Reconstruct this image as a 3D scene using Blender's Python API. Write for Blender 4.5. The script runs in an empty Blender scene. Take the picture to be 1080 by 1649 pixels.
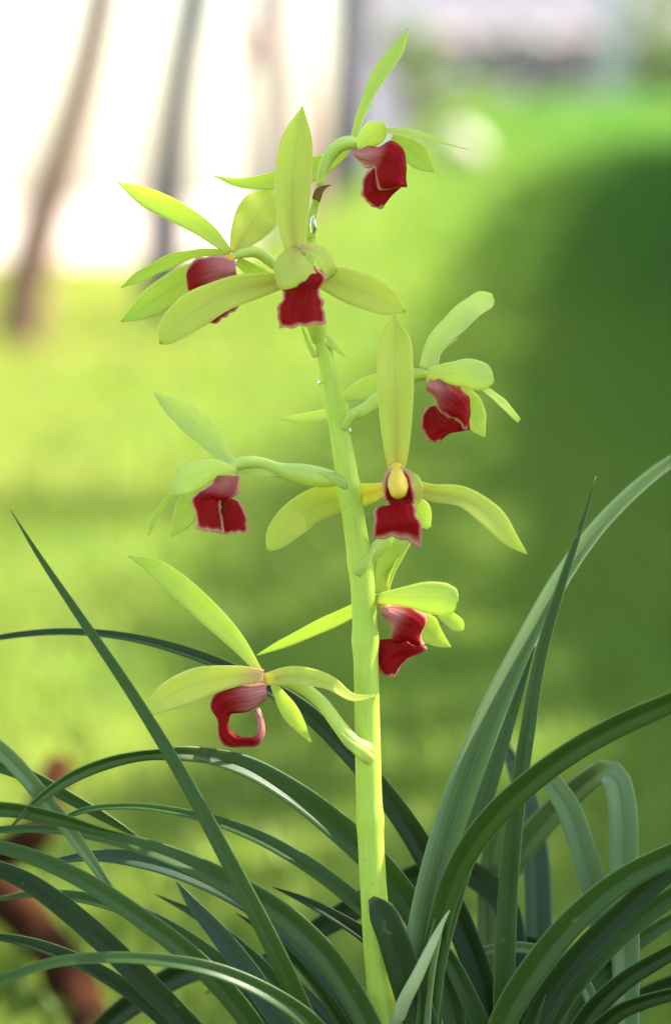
import bpy, math, random
import numpy as np
from mathutils import Vector, Matrix

random.seed(7)
rng = np.random.default_rng(7)
sc = bpy.context.scene
C = sc.collection
R = math.radians

# ---------------------------------------------------------------- camera
FPX = 6429.0            # focal length in photograph pixels
S0 = 0.90               # focus distance (m)
CAMZ = 0.30
HORIZON = 330.0
PITCH = math.atan((824.5 - HORIZON) / FPX)
cam_d = bpy.data.cameras.new('camera')
cam = bpy.data.objects.new('camera', cam_d)
C.objects.link(cam)
cam.location = (0, 0, CAMZ)
cam.rotation_euler = (math.pi / 2 - PITCH, 0, 0)
cam_d.sensor_fit = 'VERTICAL'
cam_d.sensor_height = 36.0
cam_d.sensor_width = 36.0
cam_d.lens = 36.0 * FPX / 1649.0
cam_d.clip_start = 0.02
cam_d.clip_end = 3000
cam_d.dof.use_dof = True
cam_d.dof.focus_distance = S0
cam_d.dof.aperture_fstop = 11.2
sc.camera = cam

# ---------------------------------------------------------------- sky, sun, exposure
SUN = Vector((0.66, 0.30, 0.69)).normalized()
w = bpy.data.worlds.new('World')
sc.world = w
w.use_nodes = True
wn = w.node_tree.nodes
bg = wn['Background']
sky = wn.new('ShaderNodeTexSky')
sky.sky_type = 'NISHITA'
sky.sun_disc = False
sky.sun_elevation = math.asin(SUN.z)
sky.sun_rotation = math.atan2(SUN.x, SUN.y)
sky.air_density = 1.0
sky.dust_density = 1.7
sky.ozone_density = 0.0
w.node_tree.links.new(sky.outputs[0], bg.inputs['Color'])
bg.inputs['Strength'].default_value = 0.10
sd = bpy.data.lights.new('sun', 'SUN')
sd.energy = 5.0
sd.angle = R(0.6)
sd.color = (1.0, 0.94, 0.84)
sun = bpy.data.objects.new('sun', sd)
C.objects.link(sun)
sun.rotation_euler = SUN.to_track_quat('Z', 'Y').to_euler()
sun.location = SUN * 30

sc.view_settings.view_transform = 'Standard'
sc.view_settings.look = 'None'
sc.view_settings.exposure = 2.6
sc.view_settings.gamma = 1.0
sc.cycles.use_denoising = True
sc.cycles.denoiser = 'OPENIMAGEDENOISE'
sc.cycles.max_bounces = 10
sc.cycles.transparent_max_bounces = 8
sc.cycles.sample_clamp_indirect = 6.0

# ---------------------------------------------------------------- pixel -> place
FW = np.array([0, math.cos(PITCH), -math.sin(PITCH)])
UP = np.array([0, math.sin(PITCH), math.cos(PITCH)])
CAM = np.array([0, 0, CAMZ])


def P(x, y, d=0.0):
    """photograph pixel at a distance of S0 + d millimetres"""
    s = S0 + d / 1000.0
    return CAM + s * (FW + (x - 540.0) / FPX * np.array([1.0, 0, 0]) + (824.5 - y) / FPX * UP)


def px(d=0.0):
    return (S0 + d / 1000.0) / FPX


def sm(a, b, t):
    t = np.clip((np.asarray(t, float) - a) / (b - a), 0, 1)
    return t * t * (3 - 2 * t)


def ground_z(x, y):
    """lawn relief: flat in front, a grassy bank on the right far off"""
    x = np.asarray(x, float)
    y = np.asarray(y, float)
    bank = 0.78 * sm(-0.75, 0.75, x - 0.02 * (y - 15)) * sm(8.0, 20.5, y) * (1 - 0.0 * y)
    bank = bank * (1 - sm(23, 30, y)) + 0.0
    bump = 0.012 * np.sin(x * 1.7 + 0.6 * y) * sm(1.8, 4.0, y)
    return bank + bump


def hit(x, y):
    """where the view ray of a pixel meets the lawn"""
    v = P(x, y) - CAM
    v = v / v[1]
    for yy in np.concatenate([np.linspace(1.0, 10, 901), np.linspace(10, 60, 1500)]):
        p = CAM + v * yy
        if p[2] <= float(ground_z(p[0], p[1])):
            return p
    return CAM + v * 60


# ---------------------------------------------------------------- mesh helpers
ORG = {}


def mesh_obj(name, verts, faces, mat, parent=None, smooth=True, uv=None, attrs=None, origin=None, mats=None, fmat=None):
    verts = np.asarray(verts, float)
    if origin is None:
        origin = verts.mean(axis=0) if parent is not None else np.array([verts[:, 0].mean(), verts[:, 1].mean(), verts[:, 2].min()])
    origin = np.asarray(origin, float)
    me = bpy.data.meshes.new(name)
    me.from_pydata([tuple(v) for v in (verts - origin)], [], faces)
    if uv is not None:
        l = me.uv_layers.new(name='UVMap')
        idx = np.empty(len(me.loops), np.int32)
        me.loops.foreach_get('vertex_index', idx)
        l.data.foreach_set('uv', np.asarray(uv, np.float32)[idx].ravel())
    for k, vals in (attrs or {}).items():
        a = me.attributes.new(k, 'FLOAT', 'POINT')
        a.data.foreach_set('value', np.asarray(vals, np.float32))
    for m in (mats or [mat]):
        me.materials.append(m)
    if fmat is not None:
        me.polygons.foreach_set('material_index', np.asarray(fmat, np.int32))
    if smooth:
        me.polygons.foreach_set('use_smooth', np.ones(len(me.polygons), bool))
    me.update()
    o = bpy.data.objects.new(name, me)
    C.objects.link(o)
    ORG[o.name] = origin
    if parent is not None:
        o.parent = parent
        o.location = Vector(origin - ORG[parent.name])
    else:
        o.location = Vector(origin)
    return o


def empty(name, loc):
    o = bpy.data.objects.new(name, None)
    o.empty_display_size = 0.02
    C.objects.link(o)
    o.location = Vector(loc)
    ORG[o.name] = np.asarray(loc, float)
    return o


def tag(o, label, cat, group=None):
    o['label'] = label
    o['category'] = cat
    if group:
        o['group'] = group
    return o


def struct(o, kind='structure'):
    o['kind'] = kind
    return o


def spline(pts, n):
    """Catmull-Rom through rows of numbers, n samples, centripetal by chord of first 2 columns"""
    p = np.asarray(pts, float)
    if len(p) == 2:
        t = np.linspace(0, 1, n)[:, None]
        return p[0] * (1 - t) + p[1] * t
    k = min(3, p.shape[1])
    ch = np.sqrt(((p[1:, :k] - p[:-1, :k]) ** 2).sum(1)) + 1e-9
    t = np.concatenate([[0], np.cumsum(ch)])
    m = np.zeros_like(p)
    dl = (p[1:] - p[:-1]) / ch[:, None]
    m[0], m[-1] = dl[0], dl[-1]
    for i in range(1, len(p) - 1):
        m[i] = (dl[i - 1] * ch[i] + dl[i] * ch[i - 1]) / (ch[i] + ch[i - 1])
    ts = np.linspace(0, t[-1], n)
    out = np.empty((n, p.shape[1]))
    for j, tt in enumerate(ts):
        i = min(np.searchsorted(t, tt, side='right') - 1, len(p) - 2)
        h = ch[i]
        s = (tt - t[i]) / h
        out[j] = ((2 * s**3 - 3 * s**2 + 1) * p[i] + (s**3 - 2 * s**2 + s) * h * m[i]
                  + (-2 * s**3 + 3 * s**2) * p[i + 1] + (s**3 - s**2) * h * m[i + 1])
    return out


def unit(v):
    return v / (np.linalg.norm(v, axis=-1, keepdims=True) + 1e-12)


def grid_faces(nr, nc):
    return [(r * nc + c, r * nc + c + 1, (r + 1) * nc + c + 1, (r + 1) * nc + c)
            for r in range(nr - 1) for c in range(nc - 1)]


def shell(verts, nr, nc, th, normals):
    """close a sheet of nr x nc points into a thin solid: front, back and rim"""
    n = nr * nc
    th = np.broadcast_to(np.asarray(th, float), (n,))[:, None]
    v = np.concatenate([verts + normals * th / 2, verts - normals * th / 2])
    f = grid_faces(nr, nc)
    b = [(a + n, d + n, c + n, bb + n) for (a, bb, c, d) in f]
    ring = [c for c in range(nc)] + [r * nc + nc - 1 for r in range(1, nr)] + \
           [(nr - 1) * nc + c for c in range(nc - 2, -1, -1)] + [r * nc for r in range(nr - 2, 0, -1)]
    rim = [(ring[i], ring[i] + n, ring[(i + 1) % len(ring)] + n, ring[(i + 1) % len(ring)]) for i in range(len(ring))]
    return v, f + b + rim


def grid_normals(v, nr, nc):
    g = v.reshape(nr, nc, 3)
    du = np.gradient(g, axis=1)
    dv = np.gradient(g, axis=0)
    return unit(np.cross(dv, du).reshape(-1, 3))


def blade(name, pts, mat, parent, nl=26, nw=9, cup=0.25, keel=0.0, th=0.30, wave=0.0, ripple=0.0, seed=0):
    """a petal or leaf: pts rows (x, y, depth mm, half width px, roll deg) along its midline"""
    pts = [tuple(p) + (0,) * (5 - len(p)) for p in pts]
    s = spline(pts, nl)
    s[:, 3] = np.maximum(s[:, 3], 0.4)
    c = np.array([P(a[0], a[1], a[2]) for a in s])
    T = unit(np.gradient(c, axis=0))
    V = unit(CAM - c)
    W0 = unit(np.cross(T, V))
    N0 = np.cross(W0, T)
    r = np.radians(s[:, 4])[:, None]
    W = np.cos(r) * W0 + np.sin(r) * N0
    N = -np.sin(r) * W0 + np.cos(r) * N0
    hw = (s[:, 3] * np.array([px(a[2]) for a in s]))[:, None]
    u = np.linspace(-1, 1, nw)
    rs = np.random.RandomState(seed * 13 + int(abs(pts[0][0])) + 1)
    ph, f1 = rs.uniform(0, 6.28, 4), rs.uniform(1.5, 3.0)
    tt = np.linspace(0, 1, nl)[:, None]
    v = np.empty((nl, nw, 3))
    uv = np.empty((nl, nw, 2))
    for j, uu in enumerate(u):
        wob = 1 + ripple * np.sin(tt * 40 + ph[0] + uu) * abs(uu)
        off = cup * hw * (uu * uu) + keel * hw * abs(uu) + wave * hw * abs(uu) * np.sin(tt * f1 * 6.28 + ph[1 if uu < 0 else 2])
        v[:, j] = c + W * hw * uu * wob + N * off
        uv[:, j, 0] = (uu + 1) / 2
        uv[:, j, 1] = tt[:, 0]
    flat = v.reshape(-1, 3)
    nn = grid_normals(flat, nl, nw)
    ramp = np.repeat(np.clip(np.minimum(np.minimum(s[:, 3] / 6, 1.0), 1), 0.25, 1), nw)
    ex = 1 - 0.6 * (np.tile(np.abs(u), nl) ** 3)
    vv, ff = shell(flat, nl, nw, th / 1000 * ramp * ex, nn)
    uvv = np.concatenate([uv.reshape(-1, 2)] * 2)
    return mesh_obj(name, vv, ff, mat, parent, uv=uvv)


def patch(name, rows, mat, parent, d=0.0, bulge=10, nl=40, nw=27, th=0.5, rim='LRB', notch=0.0, wav=1.2, seed=1, rimw=1.0):
    """a lobe lofted between two edges: rows (lx, ly, rx, ry, depth mm, pale)"""
    rows = [tuple(r) + (0,) * (6 - len(r)) for r in rows]
    s = spline(rows, nl)
    u = np.linspace(0, 1, nw)
    v = np.empty((nl, nw, 3))
    at_p = np.empty((nl, nw))
    at_r = np.zeros((nl, nw))
    rs = np.random.RandomState(seed)
    ph = rs.uniform(0, 6.28, 6)
    for i in range(nl):
        lx, ly, rx, ry, dd, pale = s[i]
        t = i / (nl - 1)
        L = math.hypot(rx - lx, ry - ly) + 1e-6
        for j, uu in enumerate(u):
            e = abs(2 * uu - 1)
            x = lx + (rx - lx) * uu
            y = ly + (ry - ly) * uu
            if i:
                y -= notch * max(0, t - 0.6) / 0.4 * (1 - e * e)
            k = math.sin(math.pi * uu) ** 0.8
            wv = 1.3 * wav * (math.sin(t * 17 + ph[0 if uu < .5 else 1]) + .6 * math.sin(t * 31 + ph[2])) * e**4
            x += wv * (lx - rx) / L * (1 if uu < .5 else -1)
            y += wv * (ly - ry) / L * (1 if uu < .5 else -1)
            if t > 0.85:
                y += wav * 1.2 * math.sin(uu * 19 + ph[3]) * (t - .85) / .15
            dep = d + dd - bulge * k * 0.14 + 0.25 * math.sin(uu * 9 + t * 7 + ph[4]) * k
            v[i, j] = P(x, y, dep)
            at_p[i, j] = pale
            r = 0.0
            w_ = rimw * 4.2 / L
            if 'L' in rim:
                r = max(r, 1 - uu / w_)
            if 'R' in rim:
                r = max(r, 1 - (1 - uu) / w_)
            if 'B' in rim:
                r = max(r, 1 - (1 - t) / 0.06)
            at_r[i, j] = max(0, min(1, r * 1.7))
    flat = v.reshape(-1, 3)
    nn = grid_normals(flat, nl, nw)
    vv, ff = shell(flat, nl, nw, th / 1000, nn)
    uu_, tt_ = np.meshgrid(u, np.linspace(0, 1, nl))
    uv = np.stack([uu_.ravel(), tt_.ravel()], 1)
    return mesh_obj(name, vv, ff, mat, parent, uv=np.concatenate([uv, uv]),
                    attrs={'pale': np.tile(at_p.ravel(), 2), 'rim': np.tile(at_r.ravel(), 2)})


def tube_geo(c, rad, ns=12, ridged=0.0):
    c = np.asarray(c, float)
    n = len(c)
    T = unit(np.gradient(c, axis=0))
    a = np.array([1.0, 0, 0]) if abs(T[0, 0]) < 0.8 else np.array([0, 1.0, 0])
    A = np.empty_like(c)
    for i in range(n):
        a = a - T[i] * np.dot(a, T[i])
        a = a / np.linalg.norm(a)
        A[i] = a
    B = np.cross(T, A)
    th = np.linspace(0, 2 * math.pi, ns, endpoint=False)
    rr = 1 + ridged * np.cos(th * 5)
    v = (c[:, None] + (A[:, None] * np.cos(th)[None, :, None] + B[:, None] * np.sin(th)[None, :, None])
         * (np.asarray(rad)[:, None] * rr[None, :])[:, :, None]).reshape(-1, 3)
    f = [(i * ns + j, i * ns + (j + 1) % ns, (i + 1) * ns + (j + 1) % ns, (i + 1) * ns + j)
         for i in range(n - 1) for j in range(ns)]
    f.append(tuple(range(ns))[::-1])
    f.append(tuple((n - 1) * ns + j for j in range(ns)))
    uv = np.stack([np.tile(np.arange(ns) / ns, n), np.repeat(np.linspace(0, 1, n), ns)], 1)
    return v, f, uv


def ptube(name, pts, mat, parent, nl=24, ns=14, ridged=0.0, nodes=()):
    """a tube: pts rows (x, y, depth mm, radius px)"""
    s = spline(pts, nl)
    c = np.array([P(a[0], a[1], a[2]) for a in s])
    rad = np.array([a[3] * px(a[2]) for a in s])
    tt = np.linspace(0, 1, nl)
    for (t0, k) in nodes:      # slight swellings where stalks leave
        rad = rad * (1 + k * np.exp(-((tt - t0) / .009) ** 2))
    v, f, uv = tube_geo(c, rad, ns, ridged)
    return mesh_obj(name, v, f, mat, parent, uv=uv)


# ---------------------------------------------------------------- materials
def newmat(name):
    m = bpy.data.materials.new(name)
    m.use_nodes = True
    m.node_tree.nodes.clear()
    return m, m.node_tree.nodes, m.node_tree.links


def ramp(n, stops):
    r = n.new('ShaderNodeValToRGB')
    cr = r.color_ramp
    while len(cr.elements) < len(stops):
        cr.elements.new(0.5)
    for e, (p, c) in zip(cr.elements, stops):
        e.position = p
        e.color = (*c, 1) if len(c) == 3 else c
    return r


def mixc(n, l, fac, a, b, mode='MIX'):
    m = n.new('ShaderNodeMix')
    m.data_type = 'RGBA'
    m.blend_type = mode
    if hasattr(fac, 'links') or hasattr(fac, 'is_linked'):
        l.new(fac, m.inputs[0])
    else:
        m.inputs[0].default_value = fac
    for s, v in ((m.inputs[6], a), (m.inputs[7], b)):
        if isinstance(v, tuple):
            s.default_value = (*v, 1)
        else:
            l.new(v, s)
    return m.outputs[2]


def mathn(n, l, op, a, b=None, clamp=False):
    m = n.new('ShaderNodeMath')
    m.operation = op
    m.use_clamp = clamp
    for i, v in enumerate((a, b)):
        if v is None:
            continue
        if isinstance(v, (int, float)):
            m.inputs[i].default_value = v
        else:
            l.new(v, m.inputs[i])
    return m.outputs[0]


def uvsep(n, l):
    uv = n.new('ShaderNodeUVMap')
    uv.uv_map = 'UVMap'
    s = n.new('ShaderNodeSeparateXYZ')
    l.new(uv.outputs[0], s.inputs[0])
    return s.outputs[0], s.outputs[1]


def finish(n, l, col, rough, transl, bump=None, tcol=None, spec=0.4, coat=0.0):
    out = n.new('ShaderNodeOutputMaterial')
    b = n.new('ShaderNodeBsdfPrincipled')
    l.new(col, b.inputs['Base Color'])
    if isinstance(rough, (int, float)):
        b.inputs['Roughness'].default_value = rough
    else:
        l.new(rough, b.inputs['Roughness'])
    b.inputs['Specular IOR Level'].default_value = spec
    b.inputs['Coat Weight'].default_value = coat
    b.inputs['Coat Roughness'].default_value = 0.3
    if bump is not None:
        l.new(bump, b.inputs['Normal'])
    if transl > 0:
        t = n.new('ShaderNodeBsdfTranslucent')
        l.new(tcol if tcol is not None else col, t.inputs['Color'])
        mx = n.new('ShaderNodeMixShader')
        mx.inputs[0].default_value = transl
        l.new(b.outputs[0], mx.inputs[1])
        l.new(t.outputs[0], mx.inputs[2])
        l.new(mx.outputs[0], out.inputs[0])
    else:
        l.new(b.outputs[0], out.inputs[0])


def noise(n, l, scale, detail=4, rough=0.55, coord='Object', stretch=None):
    tc = n.new('ShaderNodeTexCoord')
    src = tc.outputs[coord]
    if stretch:
        mp = n.new('ShaderNodeMapping')
        mp.inputs['Scale'].default_value = stretch
        l.new(src, mp.inputs[0])
        src = mp.outputs[0]
    t = n.new('ShaderNodeTexNoise')
    t.inputs['Scale'].default_value = scale
    t.inputs['Detail'].default_value = detail
    t.inputs['Roughness'].default_value = rough
    l.new(src, t.inputs['Vector'])
    return t.outputs['Fac']


def bumpn(n, l, h, strength=0.3, dist=0.001):
    b = n.new('ShaderNodeBump')
    b.inputs['Strength'].default_value = strength
    b.inputs['Distance'].default_value = dist
    l.new(h, b.inputs['Height'])
    return b.outputs[0]


def veins(n, l, u, v, count):
    """parallel veins along a blade, with a little wander"""
    nz = noise(n, l, 3.0, 2, 0.5, 'UV', (2, 6, 1))
    uu = mathn(n, l, 'ADD', mathn(n, l, 'MULTIPLY', u, count * 6.283), mathn(n, l, 'MULTIPLY', nz, 1.6))
    return mathn(n, l, 'MULTIPLY_ADD', mathn(n, l, 'SINE', uu), 0.5) if False else \
        mathn(n, l, 'ADD', mathn(n, l, 'MULTIPLY', mathn(n, l, 'SINE', uu), 0.5), 0.5)


def petal_mat(name, base, mid, tip, flush, end=(0.26, 0.22, 0.06), transl=0.62):
    m, n, l = newmat(name)
    u, v = uvsep(n, l)
    rp = ramp(n, [(0.0, base), (0.22, mid), (0.8, mid), (0.985, tip), (1.0, end)])
    l.new(v, rp.inputs[0])
    e = mathn(n, l, 'ABSOLUTE', mathn(n, l, 'SUBTRACT', mathn(n, l, 'MULTIPLY', u, 2.0), 1.0))
    ve = veins(n, l, u, v, 7)
    col = mixc(n, l, mathn(n, l, 'MULTIPLY', ve, 0.06), rp.outputs[0], tuple(x * 0.72 for x in mid))
    # warm flush along the midrib near the base
    f = mathn(n, l, 'MULTIPLY', mathn(n, l, 'SUBTRACT', 1.0, mathn(n, l, 'MULTIPLY', e, 1.9), True),
              mathn(n, l, 'SUBTRACT', 1.0, mathn(n, l, 'MULTIPLY', v, 1.5), True))
    col = mixc(n, l, mathn(n, l, 'MULTIPLY', f, flush), col, (0.55, 0.36, 0.08))
    rib = mathn(n, l, 'SUBTRACT', 1.0, mathn(n, l, 'MULTIPLY', e, 12.0), True)
    col = mixc(n, l, mathn(n, l, 'MULTIPLY', rib, 0.22), col, tuple(x * 0.6 for x in mid))
    nz = noise(n, l, 90, 4, 0.6)
    col = mixc(n, l, mathn(n, l, 'MULTIPLY', nz, 0.25), col, tuple(x * 0.8 for x in mid))
    ed = mathn(n, l, 'MULTIPLY', mathn(n, l, 'SUBTRACT', e, 0.88, True), 6.0, True)
    col = mixc(n, l, ed, col, tuple(min(0.85, x * 1.35 + 0.06) for x in mid))
    bp = bumpn(n, l, mathn(n, l, 'ADD', mathn(n, l, 'MULTIPLY', ve, 0.6), nz), 0.10, 0.0004)
    finish(n, l, col, 0.55, transl, bp, None, 0.2)
    return m


M = {}
M['petal_yellow'] = petal_mat('petal_yellow', (0.78, 0.68, 0.18), (0.71, 0.76, 0.15), (0.64, 0.74, 0.12), 0.5)
M['petal_green'] = petal_mat('petal_green', (0.68, 0.74, 0.20), (0.66, 0.78, 0.17), (0.59, 0.75, 0.14), 0.12)
M['petal_pale'] = petal_mat('petal_pale', (0.72, 0.79, 0.26), (0.69, 0.80, 0.22), (0.66, 0.78, 0.2), 0.0, (0.66, 0.78, 0.2))
M['petal_blush'] = petal_mat('petal_blush', (0.76, 0.48, 0.34), (0.76, 0.79, 0.20), (0.68, 0.76, 0.15), 0.3)


def lip_mat():
    m, n, l = newmat('lip')
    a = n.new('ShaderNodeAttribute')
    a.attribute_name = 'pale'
    r = n.new('ShaderNodeAttribute')
    r.attribute_name = 'rim'
    u, v = uvsep(n, l)
    nz = noise(n, l, 160, 4, 0.6)
    ve = veins(n, l, u, v, 6)
    col = mixc(n, l, nz, (0.15, 0.0018, 0.0022), (0.36, 0.006, 0.006))
    col = mixc(n, l, mathn(n, l, 'MULTIPLY', ve, 0.12), col, (0.11, 0.002, 0.003))
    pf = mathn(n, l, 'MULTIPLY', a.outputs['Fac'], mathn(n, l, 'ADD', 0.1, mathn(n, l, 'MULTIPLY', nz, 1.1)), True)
    col = mixc(n, l, pf, col, (0.72, 0.33, 0.28))  # pale lobe base, with sky sheen on the dome painted into the colour
    col = mixc(n, l, mathn(n, l, 'MULTIPLY', r.outputs['Fac'], 0.6), col, (0.78, 0.42, 0.27))
    bp = bumpn(n, l, mathn(n, l, 'ADD', nz, mathn(n, l, 'MULTIPLY', ve, 0.5)), 0.35, 0.0005)
    finish(n, l, col, 0.42, 0.15, bp, None, 0.06)
    return m


M['lip'] = lip_mat()


def simple_mat(name, c1, c2, scale, rough=0.6, transl=0.0, bump=0.2, bdist=0.001, detail=5, stretch=None, spec=0.4, coord='Object'):
    m, n, l = newmat(name)
    nz = noise(n, l, scale, detail, 0.6, coord, stretch)
    rp = ramp(n, [(0.3, c1), (0.7, c2)])
    l.new(nz, rp.inputs[0])
    finish(n, l, rp.outputs[0], rough, transl, bumpn(n, l, nz, bump, bdist), None, spec)
    return m


M['column'] = simple_mat('column', (0.72, 0.47, 0.03), (0.78, 0.58, 0.07), 200, 0.45, 0.15, 0.15, 0.0003)
def stem_mat():
    m, n, l = newmat('stem')
    st = noise(n, l, 8, 5, 0.65, 'UV', (7, 3, 1))
    bl = noise(n, l, 55, 4, 0.6)
    rp = ramp(n, [(0.28, (0.37, 0.54, 0.06)), (0.5, (0.48, 0.63, 0.075)), (0.72, (0.60, 0.71, 0.11))])
    l.new(mathn(n, l, 'ADD', mathn(n, l, 'MULTIPLY', st, 0.65), mathn(n, l, 'MULTIPLY', bl, 0.35)), rp.inputs[0])
    sp = noise(n, l, 420, 2, 0.5)
    col = mixc(n, l, mathn(n, l, 'MULTIPLY', mathn(n, l, 'SUBTRACT', sp, 0.67, True), 4.0, True), rp.outputs[0], (0.30, 0.34, 0.08))
    finish(n, l, col, 0.42, 0.18, bumpn(n, l, st, 0.3, 0.0005), None, 0.25)
    return m


M['stem'] = stem_mat()
M['pedicel'] = simple_mat('pedicel', (0.50, 0.63, 0.09), (0.58, 0.70, 0.13), 90, 0.42, 0.2, 0.2, 0.0003)
M['bract_brown'] = simple_mat('bract_brown', (0.10, 0.035, 0.012), (0.24, 0.12, 0.03), 200, 0.6, 0.1)
M['sheath'] = simple_mat('sheath', (0.33, 0.43, 0.15), (0.48, 0.54, 0.26), 120, 0.5, 0.25, 0.2, 0.0003, 4, (1, 1, 0.15))


def leaf_mat(name, c1, c2, edge, rough=0.40):
    m, n, l = newmat(name)
    u, v = uvsep(n, l)
    e = mathn(n, l, 'ABSOLUTE', mathn(n, l, 'SUBTRACT', mathn(n, l, 'MULTIPLY', u, 2.0), 1.0))
    ve = veins(n, l, u, v, 9)
    nz = noise(n, l, 40, 5, 0.6)
    col = mixc(n, l, mathn(n, l, 'ADD', mathn(n, l, 'MULTIPLY', ve, 0.22), mathn(n, l, 'MULTIPLY', nz, 0.7), True), c1, c2)
    rib = mathn(n, l, 'SUBTRACT', 1.0, mathn(n, l, 'MULTIPLY', e, 9.0), True)
    col = mixc(n, l, mathn(n, l, 'MULTIPLY', rib, 0.5), col, tuple(x * 0.6 for x in c1))
    ed = mathn(n, l, 'MULTIPLY', mathn(n, l, 'SUBTRACT', e, 0.9, True), 8.0, True)
    col = mixc(n, l, mathn(n, l, 'MULTIPLY', ed, 0.7), col, edge)
    tipf = mathn(n, l, 'SUBTRACT', 1.0, mathn(n, l, 'MULTIPLY', v, 55.0), True)
    col = mixc(n, l, mathn(n, l, 'MULTIPLY', tipf, 0.8), col, (0.16, 0.10, 0.035))
    sp = noise(n, l, 260, 2, 0.5)
    col = mixc(n, l, mathn(n, l, 'MULTIPLY', mathn(n, l, 'SUBTRACT', sp, 0.70, True), 5.0, True), col, (0.20, 0.22, 0.10))
    h = mathn(n, l, 'ADD', mathn(n, l, 'MULTIPLY', ve, 0.8), mathn(n, l, 'SUBTRACT', mathn(n, l, 'MULTIPLY', nz, 0.3), rib))
    ro = mathn(n, l, 'ADD', rough - 0.06, mathn(n, l, 'MULTIPLY', nz, 0.16))
    finish(n, l, col, ro, 0.22, bumpn(n, l, h, 0.12, 0.0004), mixc(n, l, 0.6, col, (0.18, 0.32, 0.02)), 0.24)
    return m


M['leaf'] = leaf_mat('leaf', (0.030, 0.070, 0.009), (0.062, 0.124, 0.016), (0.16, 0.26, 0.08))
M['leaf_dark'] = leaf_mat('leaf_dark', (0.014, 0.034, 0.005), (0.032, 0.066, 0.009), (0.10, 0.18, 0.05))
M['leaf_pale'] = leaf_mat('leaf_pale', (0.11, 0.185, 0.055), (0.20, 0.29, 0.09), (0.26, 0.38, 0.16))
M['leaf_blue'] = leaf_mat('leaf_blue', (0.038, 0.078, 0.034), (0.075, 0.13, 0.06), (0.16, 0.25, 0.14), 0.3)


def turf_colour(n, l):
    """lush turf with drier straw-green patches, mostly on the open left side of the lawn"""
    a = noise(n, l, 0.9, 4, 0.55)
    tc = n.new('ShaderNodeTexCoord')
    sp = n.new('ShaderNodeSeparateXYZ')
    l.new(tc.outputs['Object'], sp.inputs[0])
    side = mathn(n, l, 'ADD', 0.5, mathn(n, l, 'MULTIPLY', sp.outputs[0], -0.30))  # tint painted across the lawn: sunlit yellow left, shaded green right
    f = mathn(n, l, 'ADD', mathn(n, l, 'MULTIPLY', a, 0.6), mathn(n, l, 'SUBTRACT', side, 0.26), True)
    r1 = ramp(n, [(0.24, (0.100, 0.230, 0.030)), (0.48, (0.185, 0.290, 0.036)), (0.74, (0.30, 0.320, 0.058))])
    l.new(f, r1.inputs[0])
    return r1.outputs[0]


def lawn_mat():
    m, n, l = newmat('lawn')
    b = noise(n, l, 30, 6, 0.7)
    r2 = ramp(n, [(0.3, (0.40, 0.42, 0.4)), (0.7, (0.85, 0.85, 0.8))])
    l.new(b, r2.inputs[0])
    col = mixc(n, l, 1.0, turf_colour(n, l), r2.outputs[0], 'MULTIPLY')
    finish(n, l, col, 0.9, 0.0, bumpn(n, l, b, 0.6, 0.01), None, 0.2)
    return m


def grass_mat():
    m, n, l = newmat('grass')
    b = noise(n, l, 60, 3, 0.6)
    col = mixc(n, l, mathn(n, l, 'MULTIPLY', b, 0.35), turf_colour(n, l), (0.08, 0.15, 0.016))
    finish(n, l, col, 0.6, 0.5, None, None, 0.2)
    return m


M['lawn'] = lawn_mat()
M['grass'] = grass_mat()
M['soil'] = simple_mat('soil', (0.035, 0.024, 0.016), (0.09, 0.065, 0.042), 60, 0.95, 0, 0.8, 0.006)
M['paving'] = simple_mat('paving', (0.30, 0.235, 0.185), (0.38, 0.31, 0.25), 1.2, 0.85, 0, 0.2, 0.004)
M['bark_brown'] = simple_mat('bark_brown', (0.13, 0.065, 0.04), (0.25, 0.14, 0.10), 22, 0.9, 0, 0.8, 0.01, 6, (1, 1, 0.25))
M['bark_dark'] = simple_mat('bark_dark', (0.018, 0.007, 0.003), (0.050, 0.020, 0.010), 22, 1.0, 0, 0.8, 0.01, 6, None, 0.0)
M['bark_grey'] = simple_mat('bark_grey', (0.035, 0.032, 0.04), (0.085, 0.08, 0.09), 22, 0.9, 0, 0.8, 0.01, 6, (1, 1, 0.25))
M['bark_pale'] = simple_mat('bark_pale', (0.10, 0.085, 0.08), (0.18, 0.155, 0.145), 22, 0.9, 0, 0.8, 0.01, 6, (1, 1, 0.25))
M['tree_leaf'] = simple_mat('tree_leaf', (0.035, 0.085, 0.018), (0.075, 0.15, 0.03), 1.5, 0.5, 0.3, 0.0, 0.001, 3)
M['hedge_core'] = simple_mat('hedge_core', (0.02, 0.03, 0.01), (0.05, 0.06, 0.02), 9, 0.9, 0, 0.6, 0.02)
M['shrub_leaf'] = simple_mat('shrub_leaf', (0.15, 0.22, 0.07), (0.25, 0.32, 0.12), 2.5, 0.6, 0.3, 0.0, 0.001, 3)
M['stone'] = simple_mat('stone', (0.17, 0.155, 0.135), (0.27, 0.24, 0.21), 9, 0.9, 0, 0.6, 0.02, 6)
M['stone_pink'] = simple_mat('stone_pink', (0.24, 0.17, 0.15), (0.33, 0.24, 0.215), 9, 0.9, 0, 0.6, 0.02, 6)
M['pebble'] = simple_mat('pebble', (0.34, 0.29, 0.24), (0.46, 0.40, 0.33), 12, 0.8, 0, 0.3, 0.01)
M['concrete'] = simple_mat('concrete', (0.42, 0.39, 0.42), (0.52, 0.49, 0.50), 14, 0.85, 0, 0.3, 0.004)
M['render_grey'] = simple_mat('render_grey', (0.40, 0.38, 0.41), (0.48, 0.46, 0.48), 3, 0.9, 0, 0.3, 0.01)
M['red_cloth'] = simple_mat('red_cloth', (0.38, 0.03, 0.025), (0.50, 0.06, 0.05), 60, 0.8, 0.15, 0.2, 0.001)


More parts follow.
